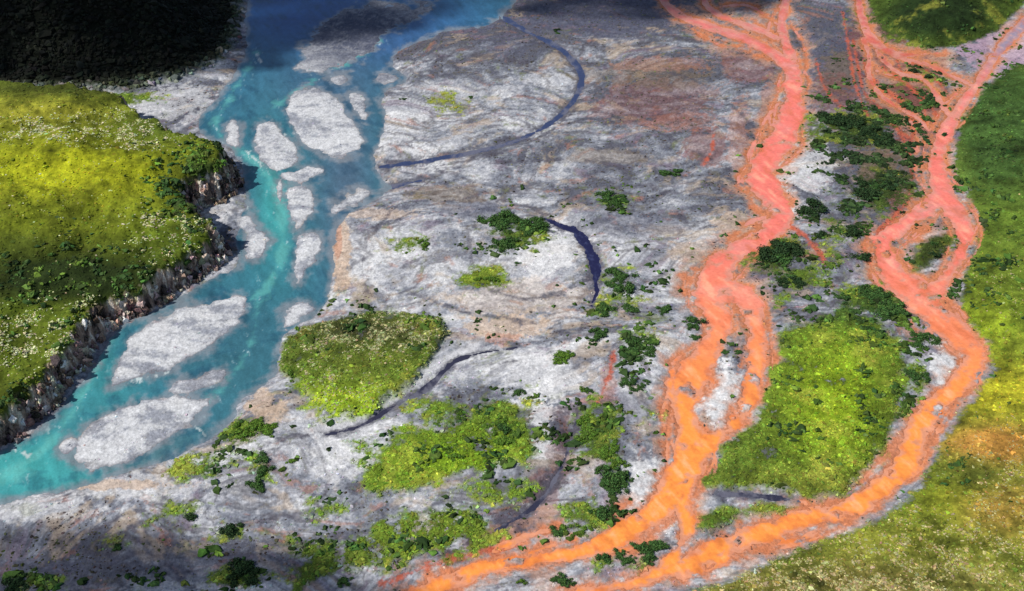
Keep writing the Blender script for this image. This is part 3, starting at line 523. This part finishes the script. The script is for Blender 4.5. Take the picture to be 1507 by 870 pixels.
for (x,y,rx,ry,n,rad,kind) in CL:
    for k in range(n):
        for tr in range(6):
            a=random.uniform(0,6.283); q=math.sqrt(random.random()) if n>1 else 0
            tx=x+rx*q*math.cos(a); ty=y+ry*q*math.sin(a)
            i=np.argmin((SX-tx)**2+(SY-ty)**2); 
            if sw.flat[i]>.8: break
        else: continue
        if tot>=300: continue
        kd=kind if random.random()<.8 else random.choice([0,kind])
        me=random.choice([dark,vdark,brig][kd])
        o=bpy.data.objects.new('shrub',me)
        s=rad*random.uniform(.5,1.2)
        o.location=(sx.flat[i],sy.flat[i],sz.flat[i]-.1*s); o.rotation_euler=(0,0,random.uniform(0,6.28)); o.scale=(s*random.uniform(.85,1.3),s*random.uniform(.85,1.3),s*random.uniform(.45,.75))
        where='on gravel beside the orange stream' if so.flat[i]<7 else ('in green meadow undergrowth' if sg.flat[i]>.5 else 'on the pale gravel floodplain')
        o['label']=f'{names[kd]} leafy willow shrub {where}'; o['category']='shrub'; o['group']='willow shrubs on the river floodplain'
        coll.objects.link(o); tot+=1
print('shrubs',tot)
# ------------------------------------------------------------------ sun, sky
EL=math.radians(46); sv=np.array([-.93,-.36]); sv/=np.linalg.norm(sv)
Ls=np.array([sv[0]*math.cos(EL),sv[1]*math.cos(EL),math.sin(EL)])
from mathutils import Vector
sun=bpy.data.lights.new('sun','SUN'); sun.energy=5.0; sun.angle=math.radians(.5); sun.color=(1,.955,.88)
so_=bpy.data.objects.new('sun',sun); so_.rotation_euler=Vector(Ls).to_track_quat('Z','Y').to_euler(); coll.objects.link(so_)
w=bpy.data.worlds.new('World'); bpy.context.scene.world=w; w.use_nodes=True; nt=w.node_tree
bg=nt.nodes['Background']; sk=nt.nodes.new('ShaderNodeTexSky'); sk.sky_type='NISHITA'; sk.sun_disc=False; sk.sun_elevation=EL; sk.sun_rotation=math.atan2(sv[0],sv[1])%(2*math.pi)
nt.links.new(sk.outputs[0],bg.inputs[0]); bg.inputs[1].default_value=.085
# ------------------------------------------------------------------ unseen clouds overhead, placed to shade the dark parts of the valley
cm,cnt,cb=new_mat('cloud_vapour')
tr=cnt.nodes.new('ShaderNodeBsdfTransparent'); mx=cnt.nodes.new('ShaderNodeMixShader'); 
cn=cnt.nodes.new('ShaderNodeTexNoise'); cn.inputs['Scale'].default_value=.02; cn.inputs['Detail'].default_value=5
ctc=cnt.nodes.new('ShaderNodeTexCoord'); cnt.links.new(ctc.outputs['Object'],cn.inputs[0])
cmr=cnt.nodes.new('ShaderNodeMapRange'); cmr.inputs[1].default_value=.35; cmr.inputs[2].default_value=.6
cnt.links.new(cn.outputs[0],cmr.inputs[0]); cnt.links.new(cmr.outputs[0],mx.inputs[0])
cnt.links.new(tr.outputs[0],mx.inputs[1]); cnt.links.new(cb.outputs[0],mx.inputs[2])
out=[n for n in cnt.nodes if n.type=='OUTPUT_MATERIAL'][0]; cnt.links.new(mx.outputs[0],out.inputs[0])
cb.inputs['Base Color'].default_value=(.8,.8,.82,1); cb.inputs['Roughness'].default_value=1
import bmesh
def cloud(pxx,pyy,a,b,alt,rot=0,seed=0):
    gx,gy=unproj(pxx,pyy); k=alt/Ls[2]; c=(gx+Ls[0]*k,gy+Ls[1]*k,alt)
    bm=bmesh.new(); bmesh.ops.create_icosphere(bm,subdivisions=5,radius=1)
    co=np.array([v.co[:] for v in bm.verts])
    n=1+.28*fbm(co[:,0]*3+seed*9,co[:,1]*3+co[:,2],1.3,4,80+seed)
    for v,q in zip(bm.verts,n): v.co=Vector((v.co.x*a*q,v.co.y*b*q,v.co.z*28*q))
    me=bpy.data.meshes.new('cloud'); bm.to_mesh(me); bm.free(); me.materials.append(cm)
    o=bpy.data.objects.new('cloud',me); o.location=c; o.rotation_euler[2]=math.radians(rot); coll.objects.link(o)
    o['label']='unseen cloud placed to shade the valley floor'; o['category']='cloud'; o['kind']='structure'
cloud(60,10,190,105,800,0,1)
cloud(-10,920,100,32,800,0,3)
cloud(760,-60,250,88,800,0,2)
# ------------------------------------------------------------------ camera
cam=bpy.data.cameras.new('camera'); co=bpy.data.objects.new('camera',cam); coll.objects.link(co)
cam.sensor_width=36; cam.lens=F/1507*36; co.location=(0,0,H); co.rotation_euler=(math.pi/2-P,0,0); cam.clip_end=60000; cam.clip_start=1
sc=bpy.context.scene; sc.camera=co
sc.view_settings.view_transform='Standard'; sc.view_settings.look='None'; sc.view_settings.exposure=0
